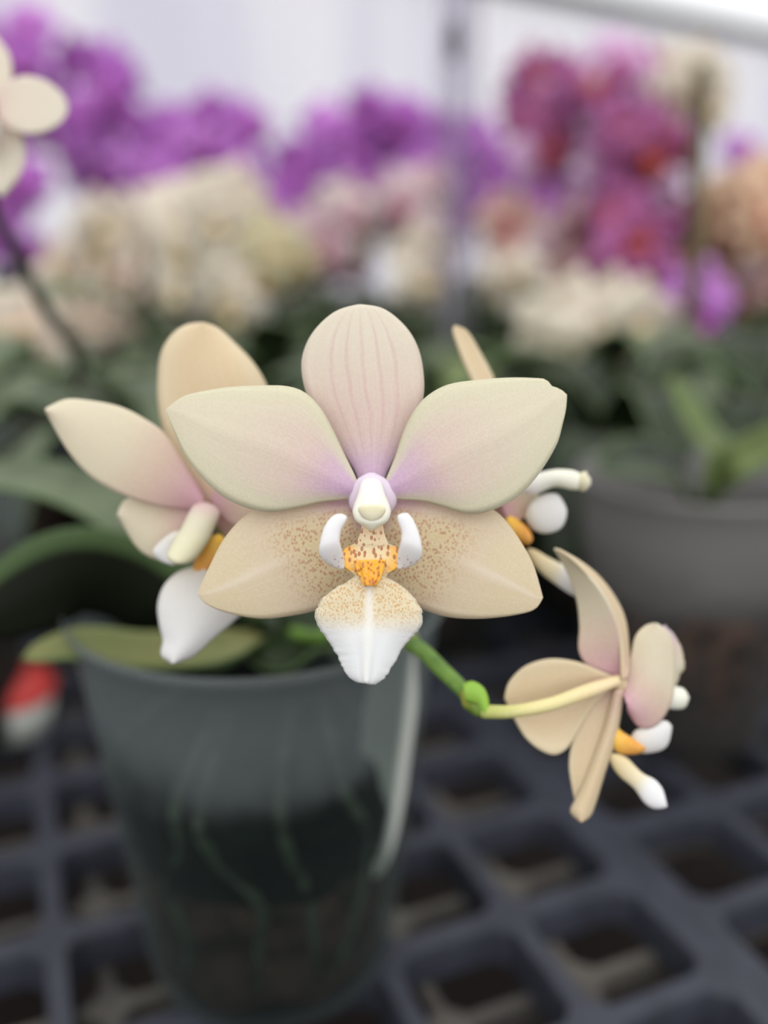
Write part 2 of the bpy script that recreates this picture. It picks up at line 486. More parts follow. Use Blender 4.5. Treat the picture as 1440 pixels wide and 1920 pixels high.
# trays: square-holed black plastic, two butted edge to edge under the front pot
T_U = Vector((.03854, .01589, 0)); T_V = Vector((.01636, -.03920, 0)); T_O = Vector((-.0332, .2780, 0))
CELL = .0420
T_U = T_U.normalized() * CELL; T_V = Vector((T_U.y, -T_U.x, 0))
def lattice(name, o, ni, nj, mat, hole, top, deep, rad=.18, rim=.0, parent=None, cell=1.0):
    """o: corner; ni x nj cells; square holes with rounded corners and walls down to z = top - deep"""
    V = []; Fc = []
    un = [(s, t) for s, t in ((-1, -1), (0, -1), (1, -1), (1, 0), (1, 1), (0, 1), (-1, 1), (-1, 0))]
    m = 24
    def sq(a, h, r):
        # point on rounded square by angle
        c, s = math.cos(a), math.sin(a)
        p = 12 if r else 200
        k = (abs(c) ** p + abs(s) ** p) ** (-1 / p)
        return (c * k * h, s * k * h)
    for i in range(ni):
        for j in range(nj):
            b = len(V)
            ctr = (i + .5, j + .5)
            for ring, (h, z, r) in enumerate(((.5, top - deep, 0), (.5, top, 0), (hole + .012, top, 1), (hole, top - .0012, 1), (hole - .02, top - deep, 1))):
                for q in range(m):
                    x, y = sq(2 * math.pi * (q + .5) / m, h, r)
                    if not r:
                        a = 2 * math.pi * (q + .5) / m
                        c, s = math.cos(a), math.sin(a); k = 1 / max(abs(c), abs(s)); x, y = c * k * h, s * k * h
                        # snap the four near-corner samples onto the corner
                        if q % (m // 4) in (m // 8 - 1, m // 8): x = math.copysign(h, x); y = math.copysign(h, y)
                    if rim and not r:
                        if i == 0 and x < -.49: x -= rim
                        if i == ni - 1 and x > .49: x += rim
                        if j == 0 and y < -.49: y -= rim
                        if j == nj - 1 and y > .49: y += rim
                    p = o + (T_U * (ctr[0] + x) + T_V * (ctr[1] + y)) * cell
                    V.append((p.x, p.y, z))
            for ring in range(4):
                for q in range(m):
                    a = b + ring * m + q; c2 = b + ring * m + (q + 1) % m
                    Fc.append((a, c2, c2 + m, a + m))
            for q in range(m):   # underside
                a = b + 4 * m + q; c2 = b + 4 * m + (q + 1) % m
                Fc.append((a, c2, b + (q + 1) % m, b + q))
    return mesh_obj(name, V, Fc, mat, parent, smooth=False)

GAP = .245
tray_specs = [
    (-8, -6, 10, 11, 'black square-holed plastic tray under the front orchid pot'),
    (2 + GAP, -5.5, 9, 11, 'black square-holed plastic tray at the lower right, butted against the tray under the front pot'),
    (-8, -17.25, 10, 11, 'black square-holed plastic tray behind the tray of the front pot'),
    (2 + GAP, -16.75, 9, 11, 'black square-holed plastic tray under the foggy pot at the right'),
    (-8, -28.5, 10, 11, 'black plastic tray far back on the bench under the pale orchids'),
    (2 + GAP, -28.0, 9, 11, 'black plastic tray far back on the bench under the salmon orchids'),
    (-18.3, -14, 10, 11, 'black plastic tray far left on the bench among leaves'),
    (-18.3, -25.3, 10, 11, 'black plastic tray far left on the bench under the magenta orchids'),
]
for (i0, j0, ni, nj, lab) in tray_specs:
    o = T_O + T_U * i0 + T_V * j0
    t = lattice('tray', o, ni, nj, M['tray'], .428, 0, .012, rim=.12)
    tag(t, lab, 'tray', 'square-holed trays on the bench')
# bench: open mesh top with legs under the trays
bench = empty('bench', (0, .6, FLOOR_Z)); tag(bench, 'grey mesh-topped growing bench under the black trays', 'bench')
o = T_O + T_U * -18 + T_V * -29
lattice('bench_mesh', Vector((o.x, o.y, 0)) + T_U * .3 + T_V * .45, 30, 34, M['mesh'], .445, -.0125, .006, parent=bench)
for p in ((-.55, .1), (.45, .3), (-.2, 1.5), (.75, 1.35)):
    tube('leg', [Vector((p[0], p[1], -.026)), Vector((p[0], p[1], FLOOR_Z))], [.02, .02], M['mesh'], bench, n=3)

# ------------------------------------------------------------------ the front orchid
PC = W(484, 1112, .2200); PC.z = 0
POT_H = .1070; R_TOP = .0462; R_BOT = .0335
plant = empty('potted_orchid', PC)
tag(plant, 'cream and pink moth orchid in clear plastic pot, in sharp focus at the front', 'orchid')
prof = [(.002, .001), (R_BOT * .8, .001), (R_BOT, .004)]
for i in range(1, 13):
    u = i / 12; prof.append((R_BOT + (R_TOP - .002 - R_BOT) * u, .004 + (POT_H - .010) * u))
prof += [(R_TOP - .0012, POT_H - .004), (R_TOP - .0002, POT_H - .002), (R_TOP, POT_H)]
pot = lathe('pot', prof, M['clearpot'], plant, PC, th=.0008)
tag(pot, 'clear plastic pot')
def rad_at(z): return R_BOT + (R_TOP - .002 - R_BOT) * (z - .004) / (POT_H - .010)
lathe('bark_mix', [(.001, .004)] + [(rad_at(z) - .0025, z) for z in (.006, .014, .024, .034, .043)] + [(.001, .045)], M['bark'], plant, PC, k_lump=.02)
lathe('moss', [(rad_at(z) - .002, z) for z in (.043, .05, .058, .066)] + [(.036, .073), (.028, .078), (.015, .082), (.001, .083)], M['moss'], plant, PC, k_lump=.05, seed=3)
rr = random.Random(4)
for k in range(9):
    a0 = math.radians([-150, -120, -95, -70, -45, -20, 20, 160, 90][k]); pts = []
    for q in range(6):
        z = .085 - q * .014; a = a0 + rr.uniform(-.2, .2)
        r = rad_at(max(z, .01)) - .0028 if q > 0 else .02
        pts.append(PC + Vector((math.cos(a) * r, math.sin(a) * r, z)))
    tube('root', pts, [.0016, .0017, .0015, .0010], M['root'], plant, n=24, k=8)

# main leaves (strap leaves fanning out of the pot)
crown = PC + Vector((0, 0, POT_H - .012))
UP = Vector((0, 0, 1))
strap('leaf', [crown, W(330, 1150, .214), W(230, 1092, .209), W(120, 1085, .202), W(-60, 1175, .192)], .0235, (0, -.95, -.1), M['leaf_under'], plant, fold=-.15)
strap('leaf', [crown, W(330, 1060, .225), W(220, 960, .235), W(90, 905, .245), W(-80, 890, .255)], .014, (0, -.5, .9), M['leaf_grey'], plant)
strap('leaf', [crown, W(400, 1215, .20), W(270, 1222, .203), W(150, 1208, .20), W(40, 1235, .195)], .009, (0, -.7, .7), M['leaf_yellow'], plant)
strap('leaf', [crown, W(520, 1210, .215), W(590, 1170, .21), W(680, 1150, .205), W(760, 1100, .2)], .018, (0, -.6, .8), M['leaf'], plant)
strap('leaf', [crown, W(420, 1215, .23), W(470, 1150, .24), W(560, 1100, .25), W(640, 1060, .26)], .026, (0, -.4, 1), M['leaf'], plant)
strap('leaf', [crown, W(430, 1180, .235), W(380, 1120, .25), W(300, 1090, .26), W(200, 1090, .27)], .022, (0, -.5, 1), M['leaf'], plant)

# flower stalk with its node and bract
tube('flower_stalk', [crown + Vector((.006, 0, .002)), W(600, 1195, .195), W(690, 1165, .172), W(772, 1205, .156), W(835, 1262, .149), W(893, 1318, .144)],
     [.0017, .0016, .0015, .0015, .0014, .00135], M['stalk'], plant, n=60)
tube('stalk_node', [W(755, 1190, .159), W(770, 1203, .1565), W(787, 1219, .1545)], [.0012, .00165, .00128], M['node'], plant, n=12)
tube('stalk_node', [W(872, 1298, .1455), W(890, 1318, .144), W(905, 1334, .143), W(915, 1340, .143)], [.0012, .0019, .0015, .0006], M['node'], plant, n=14)
sheet('bract', [(868, 1285), (885, 1278), (905, 1290), (914, 1315), (911, 1338)], [(872, 1312), (885, 1316), (896, 1320), (903, 1330), (911, 1338)],
      lambda u, v: .1418 + .0006 * (2 * v - 1) ** 2, M['bract'], plant, n=16, k=8, th=.0006)

def S(u, a=0, b=1):
    t = min(max((u - a) / (b - a), 0), 1); return t * t * (3 - 2 * t)

# --- the front flower, facing the camera
D = .130
f1 = empty('flower', W(697, 925, .1315), plant); tag(f1, 'sharp cream flower facing forward with orange callus')
def dep(base, bow, cup, tip, ridge=0):
    return lambda u, v: base - bow * math.sin(math.pi * min(u, 1)) + cup * (2 * v - 1) ** 2 * math.sin(math.pi * min(.15 + u * .85, 1)) + tip * u * u - ridge * math.exp(-((v - .5) / .07) ** 2) * math.sin(math.pi * u)
o = sheet('dorsal_sepal', [(676, 915), (668, 885), (645, 850), (610, 800), (578, 745), (566, 690), (574, 648), (597, 612), (632, 584), (674, 573)],
      [(718, 915), (724, 885), (748, 845), (775, 800), (793, 745), (792, 690), (780, 645), (756, 609), (718, 580), (674, 573)],
      dep(.1330, .0005, .0014, .0006, .0002), M['dorsal'], f1)
o = sheet('petal', [(676, 925), (664, 893), (645, 853), (620, 800), (600, 765), (572, 737), (538, 725), (490, 724), (430, 727), (370, 737), (340, 747), (312, 769)],
      [(676, 935), (655, 934), (630, 937), (600, 941), (555, 952), (510, 959), (468, 953), (420, 931), (378, 893), (348, 853), (328, 808), (312, 769)],
      dep(.1318, .0030, .0012, .0002, .0002), M['petal'], f1)
o = sheet('petal', [(716, 922), (730, 888), (744, 852), (757, 812), (774, 776), (799, 745), (840, 722), (900, 713), (960, 709), (1016, 711), (1026, 716), (1032, 725), (1048, 730), (1061, 741)],
      [(716, 934), (735, 934), (762, 936), (800, 940), (832, 949), (870, 961), (903, 961), (946, 946), (985, 917), (1018, 876), (1043, 832), (1052, 800), (1059, 770), (1061, 741)],
      dep(.1318, .0030, .0012, .0002, .0002), M['petal'], f1)
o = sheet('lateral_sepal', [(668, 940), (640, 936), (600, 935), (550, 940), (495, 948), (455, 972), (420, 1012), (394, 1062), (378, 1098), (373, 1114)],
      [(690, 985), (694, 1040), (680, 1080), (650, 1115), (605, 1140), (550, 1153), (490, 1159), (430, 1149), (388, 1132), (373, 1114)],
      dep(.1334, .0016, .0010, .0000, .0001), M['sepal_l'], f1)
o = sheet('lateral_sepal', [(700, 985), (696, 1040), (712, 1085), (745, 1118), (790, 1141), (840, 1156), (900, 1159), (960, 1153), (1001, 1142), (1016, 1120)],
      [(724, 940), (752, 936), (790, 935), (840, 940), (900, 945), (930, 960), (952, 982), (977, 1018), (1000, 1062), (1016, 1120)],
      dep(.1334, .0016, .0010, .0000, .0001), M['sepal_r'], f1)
# flower heart behind the column
pillow('flower_centre', [(690, 886), (668, 900), (656, 925), (655, 948), (672, 972), (688, 984)], [(702, 886), (726, 900), (742, 925), (742, 948), (722, 972), (706, 984)],
       lambda u: .1316, lambda u: .0014 * math.sin(math.pi * min(max(u, .02), .98)) ** .5, M['heart'], f1)
pillow('column', [(686, 896), (676, 904), (671, 925), (663, 948), (661, 962), (667, 977), (679, 986), (688, 992), (696, 997)],
       [(706, 896), (716, 904), (722, 925), (731, 948), (733, 962), (727, 977), (715, 986), (705, 992), (697, 997)],
       lambda u: .1305 - .0060 * S(u, 0, .75) - .0004 * u, lambda u: (.0012 + .0013 * S(u, 0, .5)) * math.sqrt(max(.02, 1 - max(0, (u - .55) / .45) ** 2.2)) * S(u + .12, 0, .2), M['column'], f1)
pillow('anther_cap', [(682, 946), (674, 949), (671, 956), (677, 967), (687, 976), (696, 981)], [(712, 946), (720, 949), (724, 956), (718, 967), (707, 976), (698, 981)],
       lambda u: .1220 + .0004 * u, lambda u: .0007 * math.sin(math.pi * (.08 + u * .9)) ** .6, M['anther'], f1)
# lip
def lipbase_d(u, v): return .1290 - .0045 * S(u, .05, .8) - .0012 * abs(2 * v - 1) ** 2 * S(u, .2, .4) * (1 - S(u, .6, .9))
sheet('lip_base', [(678, 985), (674, 1005), (664, 1022), (645, 1030), (640, 1050), (650, 1066), (665, 1078), (668, 1092), (664, 1104)],
      [(718, 985), (722, 1005), (730, 1022), (748, 1030), (752, 1050), (742, 1066), (726, 1078), (720, 1092), (724, 1104)], lipbase_d, M['lipbase'], f1, n=30, k=18)
pillow('callus', [(662, 1050), (664, 1058), (670, 1075), (677, 1090), (682, 1099)], [(725, 1049), (722, 1058), (718, 1075), (712, 1090), (706, 1098)],
       lambda u: .1230, lambda u: .0010, M['callus'], f1, n=14, k=48, rid=.25)
sheet('lip_midlobe', [(668, 1080), (655, 1090), (624, 1108), (605, 1125), (594, 1149), (597, 1170), (614, 1197), (633, 1226), (648, 1257), (657, 1269), (672, 1277), (683, 1274), (688, 1276)],
      [(715, 1080), (739, 1092), (763, 1109), (782, 1131), (791, 1153), (787, 1174), (763, 1202), (741, 1235), (724, 1264), (714, 1275), (702, 1281), (691, 1279), (688, 1273)],
      lambda u, v: .1236 - .0008 * u + .0026 * (2 * v - 1) ** 2 * math.sin(math.pi * min(1, .1 + .8 * u)) - .0006 * math.exp(-((v - .5) / .08) ** 2) * S(u, .1, .6), M['midlobe'], f1, n=60, k=24, rough=1.8)
sl = [[(631, 964), (622, 969), (612, 981), (604, 999), (599, 1021), (599, 1038), (606, 1051), (620, 1061), (636, 1067)],
      [(640, 963), (650, 968), (649, 977), (642, 988), (638, 1000), (637, 1016), (642, 1034), (646, 1052), (646, 1066)]]
sd = lambda u: .1215 + .0025 * S(u, .5, 1)
sh = lambda u: .0006 * math.sin(math.pi * (.06 + .88 * u)) ** .5 + .00005
pillow('lip_side_lobe', sl[0], sl[1], sd, sh, M['side_lobe'], f1)
pillow('lip_side_lobe', [(756, 962), (746, 966), (746, 976), (751, 990), (753, 1002), (751, 1018), (746, 1036), (744, 1052), (744, 1066)],
       [(764, 962), (772, 970), (780, 985), (787, 1005), (791, 1025), (791, 1040), (785, 1052), (770, 1062), (754, 1067)], sd, sh, M['side_lobe'], f1)
tube('pedicel', [W(697, 930, .1330), W(699, 960, .141), W(705, 1060, .153), W(712, 1165, .168)], [.0012, .0010, .0009, .0009], M['pedicel'], f1, n=24)

# --- the flower half hidden behind it at the left
f2 = empty('flower', W(385, 945, .148), plant); tag(f2, 'softly blurred cream flower behind the sharp one, turned aside')
E2 = .147
sheet('dorsal_sepal', [(375, 945), (345, 900), (315, 835), (299, 770), (297, 708), (304, 660), (325, 627), (350, 611), (380, 607)],
      [(420, 945), (470, 900), (505, 840), (515, 780), (500, 725), (475, 682), (440, 645), (408, 617), (380, 607)],
      lambda u, v: E2 + .002 + .003 * (2 * v - 1) ** 2 * S(u, 0, .5) - .001 * u, M['petal_back'], f2)
sheet('petal', [(380, 930), (350, 880), (310, 815), (270, 785), (225, 763), (170, 752), (125, 750), (86, 768)],
      [(385, 955), (345, 952), (300, 948), (250, 935), (205, 915), (165, 888), (125, 840), (86, 768)],
      lambda u, v: E2 - .001 - .001 * math.sin(math.pi * u) + .001 * (2 * v - 1) ** 2, M['petal_side'], f2)
sheet('petal', [(395, 935), (430, 880), (470, 850), (520, 850), (560, 880)], [(400, 950), (440, 985), (490, 985), (530, 940), (560, 880)],
      lambda u, v: E2 + .001 - .0005 * math.sin(math.pi * u) + .003 * u, M['petal_side'], f2)
sheet('lateral_sepal', [(365, 950), (320, 930), (270, 925), (235, 940), (222, 965)], [(372, 985), (350, 1025), (310, 1050), (262, 1030), (222, 965)],
      lambda u, v: E2 + .0015 + .001 * (2 * v - 1) ** 2, M['petal_side'], f2)
sheet('lateral_sepal', [(390, 960), (420, 1000), (450, 1050), (490, 1080), (530, 1085)], [(410, 945), (460, 960), (510, 990), (535, 1030), (530, 1085)],
      lambda u, v: E2 + .003, M['petal_side'], f2)
pillow('column', [(366, 938), (352, 965), (337, 995), (322, 1020), (313, 1042), (322, 1057)], [(410, 945), (412, 965), (402, 990), (388, 1020), (362, 1052), (335, 1060)],
       lambda u: E2 - .001 - .005 * u, lambda u: .0022 * math.sin(math.pi * (.15 + .75 * u)) ** .5, M['column_blur'], f2, cap=.12)
pillow('lip_side_lobe', [(330, 990), (300, 1015), (286, 1035), (300, 1052), (320, 1060)], [(345, 1000), (340, 1020), (338, 1035), (338, 1050), (325, 1062)],
       lambda u: E2 - .001, lambda u: .0012, M['white'], f2, cap=.22)
pillow('lip_base', [(390, 1002), (380, 1025), (366, 1050), (362, 1068), (375, 1078)], [(425, 1000), (420, 1025), (412, 1050), (400, 1068), (385, 1080)],
       lambda u: E2 - .001, lambda u: .0012, M['yellow'], f2, cap=.22)
sheet('lip_midlobe', [(368, 1064), (335, 1074), (308, 1100), (297, 1135), (300, 1170), (307, 1200), (304, 1228), (325, 1243)],
      [(395, 1070), (430, 1090), (460, 1115), (462, 1140), (440, 1162), (400, 1195), (362, 1228), (325, 1243)],
      lambda u, v: E2 - .002 + .003 * (2 * v - 1) ** 2 * (1 - u * .4), M['white'], f2)
tube('pedicel', [W(392, 945, .150), W(430, 1000, .156), W(560, 1100, .170), W(690, 1165, .173)], [.0012, .0011, .0010, .0010], M['pedicel'], f2)

# --- the flower behind the sharp one at the right, seen from its side
f3 = empty('flower', W(960, 925, .148), plant); tag(f3, 'blurred cream flower seen from the side, mostly hidden behind the sharp one')
E3 = .149
sheet('dorsal_sepal', [(930, 880), (915, 800), (895, 735), (868, 672), (850, 622), (856, 610)], [(960, 860), (945, 790), (925, 715), (900, 665), (875, 622), (856, 610)],
      lambda u, v: E3 + .002 + .004 * v * math.sin(math.pi * u), M['petal_back'], f3, th=.0008)
sheet('petal', [(940, 900), (900, 850), (880, 800), (900, 760), (950, 740)], [(960, 910), (985, 860), (990, 800), (980, 760), (950, 740)], lambda u, v: E3 + .004, M['petal_side'], f3)
sheet('petal', [(935, 920), (950, 905), (985, 890), (1010, 885)], [(945, 965), (975, 975), (1005, 950), (1010, 885)], lambda u, v: E3 + .001, M['petal_side'], f3)
sheet('lateral_sepal', [(930, 930), (900, 960), (880, 1010), (890, 1060)], [(950, 950), (960, 1000), (940, 1040), (890, 1060)], lambda u, v: E3 + .004, M['petal_side'], f3)
pillow('column', [(975, 905), (1000, 890), (1040, 880), (1078, 882), (1098, 888)], [(985, 935), (1010, 925), (1040, 913), (1070, 918), (1100, 922)],
       lambda u: E3 - .002, lambda u: .0016 * math.sin(math.pi * (.2 + .66 * u)) ** .5, M['column'], f3, cap=.22)
tube('anther_cap', [W(1085, 900, E3 - .002), W(1096, 903, E3 - .002), W(1106, 903, E3 - .002)], [.0014, .0018, .0008], M['anther'], f3, n=10)
pillow('lip_side_lobe', [(985, 950), (1010, 930), (1040, 925), (1060, 938)], [(985, 985), (1015, 1000), (1045, 995), (1066, 975)],
       lambda u: E3 - .001, lambda u: .0014 * math.sin(math.pi * (.2 + .7 * u)) ** .5, M['white'], f3, cap=.22)
pillow('lip_base', [(945, 965), (965, 970), (985, 985), (1000, 1000)], [(950, 1000), (970, 1015), (985, 1022), (998, 1022)], lambda u: E3 - .001, lambda u: .0014, M['yellow'], f3, cap=.22)
pillow('lip_midlobe', [(990, 1020), (1020, 1040), (1055, 1058), (1080, 1068), (1100, 1090)], [(985, 1042), (1015, 1075), (1045, 1098), (1070, 1115), (1092, 1130)],
       lambda u: E3 + .001, lambda u: .0010, M['strand'], f3, cap=.22)
tube('pedicel', [W(940, 920, .151), W(860, 990, .156), W(760, 1050, .160), W(715, 1110, .166), W(712, 1165, .170)], [.0012, .0011, .0010, .0010], M['pedicel'], f3)

# --- the drooping flower at the lower right, seen from behind
f4 = empty('flower', W(1155, 1282, .146), plant); tag(f4, 'peach-backed flower drooping at the lower right, seen from behind')
E4 = .1445
tube('pedicel', [W(905, 1334, .143), W(960, 1334, .141), W(1030, 1321, .1405), (W(1090, 1300, .141)), W(1162, 1274, .1432)], [.00115, .00105, .0011, .0012, .0009], M['pedicel'], f4)
sheet('lateral_sepal', [(1150, 1268), (1120, 1256), (1080, 1241), (1030, 1236), (985, 1250), (955, 1280), (947, 1310)],
      [(1145, 1290), (1110, 1325), (1080, 1375), (1060, 1406), (1030, 1414), (985, 1382), (947, 1310)],
      lambda u, v: .1435 + .0012 * math.sin(math.pi * u) * (1 - (2 * v - 1) ** 2) + .001 * u, M['petal_back'], f4)
sheet('dorsal_sepal', [(1140, 1272), (1108, 1254), (1086, 1222), (1087, 1175), (1083, 1130), (1068, 1080), (1040, 1028)],
      [(1168, 1278), (1166, 1220), (1156, 1165), (1134, 1118), (1105, 1080), (1075, 1050), (1040, 1028)],
      lambda u, v: .1450 - .0035 * v * math.sin(math.pi * u) ** .7, M['petal_side'], f4)
sheet('petal', [(1166, 1276), (1164, 1215), (1152, 1160), (1130, 1115), (1100, 1076), (1072, 1048), (1046, 1030)],
      [(1176, 1270), (1178, 1215), (1170, 1160), (1150, 1118), (1120, 1080), (1085, 1052), (1046, 1030)],
      lambda u, v: .1420 + .006 * v * math.sin(math.pi * u), M['petal_back'], f4, k=10)
sheet('petal', [(1168, 1300), (1176, 1262), (1184, 1225), (1192, 1193), (1210, 1175), (1230, 1170)],
      [(1180, 1335), (1200, 1362), (1230, 1358), (1256, 1320), (1263, 1270), (1262, 1215), (1250, 1185), (1230, 1170)],
      lambda u, v: .1440 - .0015 * math.sin(math.pi * v) + .001 * u, M['petal_side'], f4)
sheet('petal_edge', [(1240, 1175), (1255, 1210), (1262, 1250), (1260, 1300)], [(1246, 1173), (1270, 1205), (1281, 1245), (1272, 1265), (1260, 1300)],
      lambda u, v: .1455 + .002 * v, M['petal'], f4, n=30, k=6, rough=2)
sheet('lateral_sepal', [(1140, 1288), (1100, 1330), (1075, 1385), (1067, 1430), (1073, 1475), (1082, 1508)],
      [(1158, 1290), (1150, 1350), (1132, 1400), (1115, 1440), (1098, 1480), (1082, 1508)],
      lambda u, v: .1450 - .001 * v, M['petal_back'], f4)
sheet('petal', [(1150, 1295), (1136, 1355), (1117, 1410), (1096, 1465), (1080, 1500), (1071, 1522), (1090, 1540)],
      [(1168, 1292), (1160, 1350), (1148, 1400), (1132, 1450), (1117, 1500), (1106, 1528), (1090, 1540)],
      lambda u, v: .1425 + .0014 * (2 * v - 1) ** 2, M['petal_back'], f4, k=10)
pillow('column', [(1240, 1290), (1262, 1287), (1280, 1290), (1292, 1302)], [(1240, 1325), (1262, 1330), (1282, 1328), (1293, 1314)],
       lambda u: .1465, lambda u: .0015 * math.sin(math.pi * (.2 + .7 * u)) ** .5, M['column'], f4, cap=.22)
pillow('lip_side_lobe', [(1180, 1370), (1215, 1362), (1245, 1350), (1258, 1352)], [(1185, 1412), (1220, 1412), (1248, 1402), (1262, 1372)],
       lambda u: .1450, lambda u: .0014 * math.sin(math.pi * (.2 + .7 * u)) ** .5, M['white'], f4, cap=.22)
pillow('lip_base', [(1150, 1350), (1165, 1370), (1190, 1385), (1215, 1398)], [(1140, 1395), (1160, 1412), (1185, 1415), (1210, 1412)], lambda u: .1445, lambda u: .0012, M['yellow'], f4, cap=.22)
pillow('lip_midlobe', [(1148, 1405), (1175, 1420), (1203, 1448), (1228, 1462), (1243, 1480), (1254, 1505)], [(1136, 1425), (1162, 1456), (1188, 1478), (1208, 1505), (1228, 1518), (1248, 1520)],
       lambda u: .1445 - .001 * u, lambda u: .0009, M['strand'], f4, cap=.22)

tube('flower_centre', [W(1138, 1278, .1438), W(1155, 1280, .1440), W(1178, 1288, .1445)], [.0007, .0013, .0008], M['petal_back'], f4, n=10)

# grey plant label standing inside the pot along its right wall
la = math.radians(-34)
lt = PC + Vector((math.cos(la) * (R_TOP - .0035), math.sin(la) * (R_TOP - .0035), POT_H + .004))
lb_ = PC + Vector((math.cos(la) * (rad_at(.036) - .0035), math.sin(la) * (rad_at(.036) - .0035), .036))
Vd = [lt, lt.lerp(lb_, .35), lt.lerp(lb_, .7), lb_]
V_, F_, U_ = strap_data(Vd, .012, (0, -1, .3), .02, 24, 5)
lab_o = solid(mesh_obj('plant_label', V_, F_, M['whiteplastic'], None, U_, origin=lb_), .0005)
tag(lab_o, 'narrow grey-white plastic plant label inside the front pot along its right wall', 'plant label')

# ------------------------------------------------------------------ other orchids on the bench
def disc_mat(name, inner, outer, tips, trans=.3):
    return petal_mat(name, inner, outer, tips, trans=trans, mid_u=(.0, .4), outer_u=(.5, 1.0))
COL = {
    'magenta': (disc_mat('magenta petal', srgb(144, 48, 152), srgb(182, 84, 196), srgb(196, 110, 212)), simple('dark magenta lip', srgb(150, 50, 140), .5)),
    'orchid_pink': (disc_mat('light magenta petal', srgb(180, 84, 190), srgb(204, 122, 216), srgb(214, 148, 228)), simple('magenta lip', srgb(170, 60, 160), .5)),
    'wine': (disc_mat('wine pink petal', srgb(154, 42, 90), srgb(166, 60, 128), srgb(186, 98, 178)), simple('orange red lip', srgb(176, 70, 50), .5)),
    'lilac': (disc_mat('pale lilac petal', srgb(190, 110, 170), srgb(220, 176, 216), srgb(228, 204, 230)), simple('crimson lip', srgb(150, 40, 80), .5)),
    'cream': (disc_mat('pale cream petal', srgb(226, 204, 194), srgb(228, 218, 200), srgb(230, 222, 206)), simple('straw lip', srgb(214, 196, 150), .5)),
    'beige': (disc_mat('beige petal', srgb(214, 176, 166), srgb(216, 198, 180), srgb(218, 206, 190)), simple('tan lip', srgb(196, 160, 120), .5)),
    'straw': (disc_mat('straw yellow petal', srgb(206, 190, 150), srgb(206, 196, 156), srgb(214, 206, 170)), simple('yellow lip dark', srgb(180, 150, 90), .5)),
    'blush': (disc_mat('blush pink petal', srgb(206, 150, 166), srgb(208, 176, 186), srgb(212, 194, 200)), simple('pink lip', srgb(190, 120, 140), .5)),
    'salmon': (disc_mat('salmon petal', srgb(196, 126, 124), srgb(206, 160, 150), srgb(216, 190, 174)), simple('red lip', srgb(180, 90, 90), .5)),
    'peach': (disc_mat('peach petal', srgb(206, 146, 116), srgb(220, 180, 146), srgb(226, 198, 168)), simple('rust lip', srgb(176, 100, 80), .5)),
}
MATE = {'magenta': 'orchid_pink', 'wine': 'lilac', 'salmon': 'blush', 'beige': 'cream', 'blush': 'cream'}
def flower_pieces():
    """petals of a moth orchid facing -Y, radius about 1; list of (slot, verts, faces, uvs)"""
    out = []
    def pet(ang, length, width, y0, bow, n=8, k=6):
        V = []; Fc = []; UV = []
        ca, sa = math.cos(ang), math.sin(ang)
        for i in range(n):
            u = i / (n - 1)
            w = width * (math.sin(math.pi * min(1, (.12 + .88 * u) ** .85)) ** .65 if u < .999 else .02)
            for j in range(k):
                s = 2 * j / (k - 1) - 1
                r = length * u
                x = r * ca - s * w * sa; z = r * sa + s * w * ca
                V.append((x, y0 - bow * math.sin(math.pi * u) + .12 * s * s * u, z)); UV.append((u, (s + 1) / 2))
        for i in range(n - 1):
            for j in range(k - 1):
                a = i * k + j; Fc.append((a, a + 1, a + k + 1, a + k))
        return V, Fc, UV
    out.append(('dorsal_sepal', 0) + pet(math.pi / 2, .95, .36, .06, .08))
    out.append(('lateral_sepal', 0) + pet(math.radians(-38), 1.0, .36, .06, .08))
    out.append(('lateral_sepal', 0) + pet(math.radians(-142), 1.0, .36, .06, .08))
    out.append(('petal', 0) + pet(math.radians(18), 1.0, .44, -.02, .12))
    out.append(('petal', 0) + pet(math.radians(162), 1.0, .44, -.02, .12))
    out.append(('lip', 1) + pet(-math.pi / 2, .55, .2, -.2, .25))
    return out
PIECES = flower_pieces()
def fuse(pieces):
    V = []; Fc = []; UV = []; S_ = []
    for (nm, slot, v, f, uv) in pieces:
        b = len(V); V += v; UV += uv
        for q in f: Fc.append(tuple(i + b for i in q)); S_.append(slot)
    return V, Fc, UV, S_
FL = {}
for key, mm in COL.items():
    V, Fc, UV, S_ = fuse(PIECES)
    me = bpy.data.meshes.new(key + '_flower'); me.from_pydata(V, [], Fc)
    ul = me.uv_layers.new(name='UVMap')
    for l in me.loops: ul.data[l.index].uv = UV[l.vertex_index]
    for m in mm: me.materials.append(m)
    for p, k in zip(me.polygons, S_): p.material_index = k; p.use_smooth = True
    FL[key] = me

def put_flower(key, pos, size, parent, rnd, yaw=None, pitch=None):
    o = bpy.data.objects.new('flower', FL[key])
    o.scale = (size, size, size)
    o.rotation_euler = (pitch if pitch is not None else rnd.uniform(-.35, .5), rnd.uniform(-.35, .35), yaw if yaw is not None else rnd.uniform(-.9, .9))
    o.location = Vector(pos) - parent.location
    sc.collection.objects.link(o); o.parent = parent
    m = o.modifiers.new('thickness', 'SOLIDIFY'); m.thickness = .018; m.offset = 0
    return o

